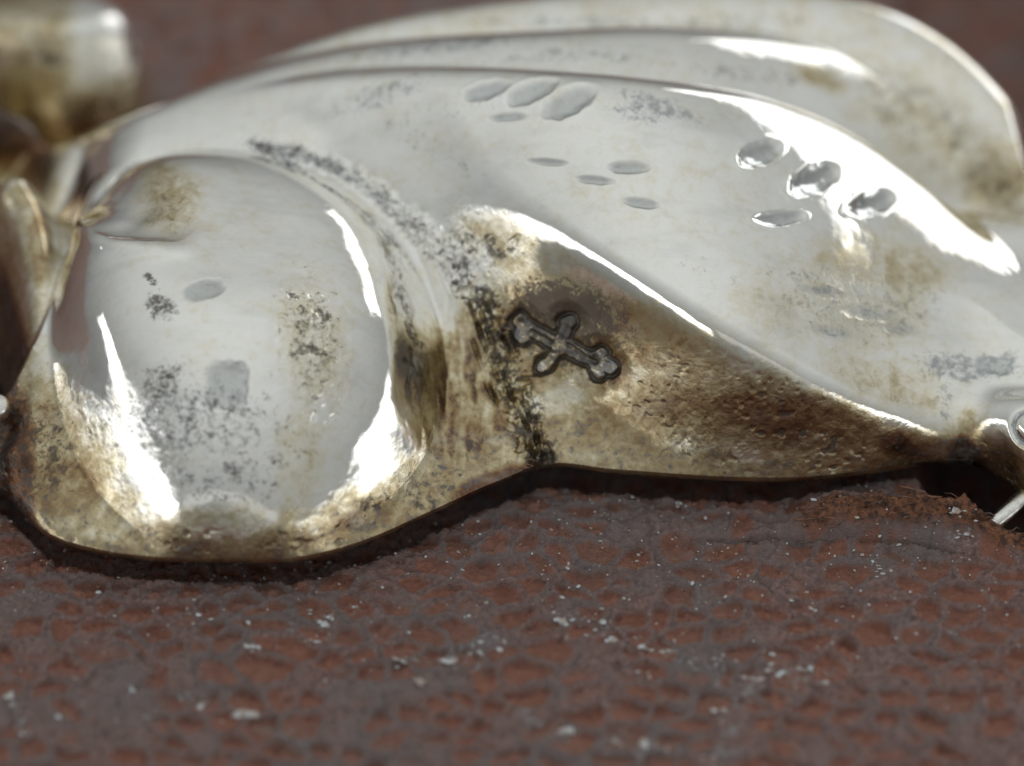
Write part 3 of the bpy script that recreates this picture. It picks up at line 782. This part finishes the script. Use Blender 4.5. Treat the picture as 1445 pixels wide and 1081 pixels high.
# ------------------------------------------------------------------ tubes: pin and torn fibres
def tube(vs, fs, pts, radii, seg_=8):
    pts = [Vector(p_) for p_ in pts]; base_ = len(vs)
    for j_, p_ in enumerate(pts):
        t_ = (pts[min(j_+1, len(pts)-1)]-pts[max(j_-1, 0)]).normalized()
        a_ = t_.orthogonal().normalized(); b_ = t_.cross(a_)
        for k_ in range(seg_):
            th = 2*math.pi*k_/seg_; vs.append(tuple(p_+(a_*math.cos(th)+b_*math.sin(th))*radii[j_]))
    for j_ in range(len(pts)-1):
        for k_ in range(seg_):
            k2 = (k_+1) % seg_; fs.append((base_+j_*seg_+k_, base_+j_*seg_+k2, base_+(j_+1)*seg_+k2, base_+(j_+1)*seg_+k_))
    fs.append(tuple(base_+k_ for k_ in reversed(range(seg_)))); fs.append(tuple(base_+(len(pts)-1)*seg_+k_ for k_ in range(seg_)))

def mesh_obj(name, vs, fs, mat, smooth_=True):
    me = bpy.data.meshes.new(name); me.from_pydata(vs, [], fs); me.materials.append(mat)
    if smooth_:
        for p_ in me.polygons: p_.use_smooth = True
    o = bpy.data.objects.new(name, me); C.objects.link(o)
    return o
vs, fs = [], []
pa, pb, pc, pd = Vector(W(1403, 741, 0.10)), Vector(W(1438, 706, 0.20)), Vector(W(1500, 640, 0.42)), Vector(W(1620, 560, 0.6))
dirn = (pb-pa).normalized()
tube(vs, fs, [pa, pa+dirn*0.03, pa+dirn*0.08, pb, pc, pc+(pd-pc)*0.5, pd], [0.085, 0.105, 0.115, 0.115, 0.115, 0.115, 0.115], 16)
pin = mesh_obj('metal_pin', vs, fs, bright)
pin['label'] = 'short bright metal pin end poking out beside the torn leather lip'; pin['category'] = 'pin'

vs, fs = [], []
for k_ in range(110):
    x_ = random.uniform(3.9, 7.3); y_ = float(np.interp(x_, [2.0, 3.6, 4.6, 5.6, 6.2, 6.7, 7.3, 9], [-2.55, -2.55, -2.62, -2.62, -2.72, -3.0, -3.35, -3.9]))+random.uniform(-0.28, 0.03)
    z_ = float(leather_z(x_, y_)); ln = random.uniform(0.05, 0.26); an = random.gauss(0.0, 0.4)
    p0 = Vector((x_, y_, z_)); dv_ = Vector((math.cos(an)*random.choice((-1, 1)), math.sin(an), random.uniform(-0.05, 0.2)))*ln
    r_ = random.uniform(0.005, 0.016); md = p0+dv_*0.5+Vector((0, random.uniform(-.04, .04), random.uniform(0.0, 0.06)))
    tube(vs, fs, [p0, md, p0+dv_], [r_, r_, r_*0.4], 5)
fmat, nt_, bs = new_mat('torn_leather_fibre')
g = NT(nt_); oc = g.n('ShaderNodeTexCoord').outputs['Object']
g.put(bs.inputs['Base Color'], g.mix(g.sstep(0.4, 0.6, g.noise(oc, 3.5, 3)), (0.24, 0.115, 0.065), (0.10, 0.06, 0.045)))
g.put(bs.inputs['Roughness'], 0.6)
fo = mesh_obj('torn_fibres', vs, fs, fmat); fo['kind'] = 'stuff'; fo['label'] = 'orange brown fibres along the torn leather lip'; fo['category'] = 'fibres'

# ------------------------------------------------------------------ dust on the leather
vs, fs = [], []
def flake(x_, y_, s_, el=1.0, an=0.0):
    z_ = float(leather_z(x_, y_)); b_ = len(vs)
    ring = [random.uniform(0.7, 1.2) for _ in range(6)]
    for k_ in range(6):
        t_ = k_*math.pi/3; a_, c_ = s_*el*ring[k_]*math.cos(t_), s_*ring[k_]*math.sin(t_)
        vs.append((x_+a_*math.cos(an)-c_*math.sin(an), y_+a_*math.sin(an)+c_*math.cos(an), z_+s_*random.uniform(0.05, 0.5)))
    vs.append((x_, y_, z_+s_*random.uniform(0.7, 1.1))); vs.append((x_, y_, z_-s_*0.4))
    for k_ in range(6):
        fs.append((b_+k_, b_+(k_+1) % 6, b_+6)); fs.append((b_+(k_+1) % 6, b_+k_, b_+7))
def leather_at(u, v):
    p_ = W(u, v, -0.18); return float(p_[0]), float(p_[1])
flecks = [(452, 882, 14), (466, 872, 9), (497, 850, 11), (440, 905, 9), (438, 855, 7), (358, 912, 8), (290, 987, 16), (345, 1010, 20), (590, 960, 12), (560, 930, 8), (640, 935, 12), (590, 962, 8), (845, 882, 14), (865, 896, 12), (905, 910, 14), (940, 918, 8),
          (800, 872, 9), (792, 786, 7), (1083, 921, 9), (1095, 945, 13), (1132, 942, 12), (1104, 950, 9), (1165, 962, 11), (1010, 960, 8), (1015, 930, 7), (864, 991, 9), (800, 1033, 16), (922, 1052, 12), (945, 1053, 10), (1000, 1070, 9), (1222, 795, 6), (1350, 755, 12), (1360, 765, 9),
          (80, 1015, 8), (10, 990, 12), (30, 1030, 8), (180, 975, 8), (205, 1010, 7), (290, 870, 7), (275, 915, 6), (1240, 810, 8), (1145, 856, 6), (1060, 958, 9), (1010, 1000, 9), (880, 1052, 8), (700, 905, 9), (670, 915, 8), (660, 870, 7)]
for (u, v, s_) in flecks:
    x_, y_ = leather_at(u, v)
    for _ in range(random.randint(2, 5)):
        flake(x_+random.gauss(0, 0.06), y_+random.gauss(0, 0.05), s_*0.0042*random.uniform(0.35, 1.15), random.uniform(1.0, 2.2), random.uniform(-0.9, 0.6))
for k_ in range(1000):
    u, v = random.uniform(-80, 1520), 690+abs(random.gauss(0, 130))
    x_, y_ = leather_at(u, v)
    flake(x_, y_, random.choice((0.008, 0.011, 0.014, 0.018, 0.026))*random.uniform(0.7, 1.2), random.uniform(1, 1.8), random.uniform(0, 3))
dmat, nt_, bs = new_mat('pale_dust')
g = NT(nt_); oc = g.n('ShaderNodeTexCoord').outputs['Object']
g.put(bs.inputs['Base Color'], g.mix(g.sstep(0.40, 0.60, g.noise(oc, 6.0, 2)), (0.60, 0.66, 0.69), (0.42, 0.34, 0.30)))
g.put(bs.inputs['Roughness'], 0.45)
do = mesh_obj('dust_specks', vs, fs, dmat, False); do['kind'] = 'stuff'; do['label'] = 'pale dust specks and flakes scattered on the leather'; do['category'] = 'dust'
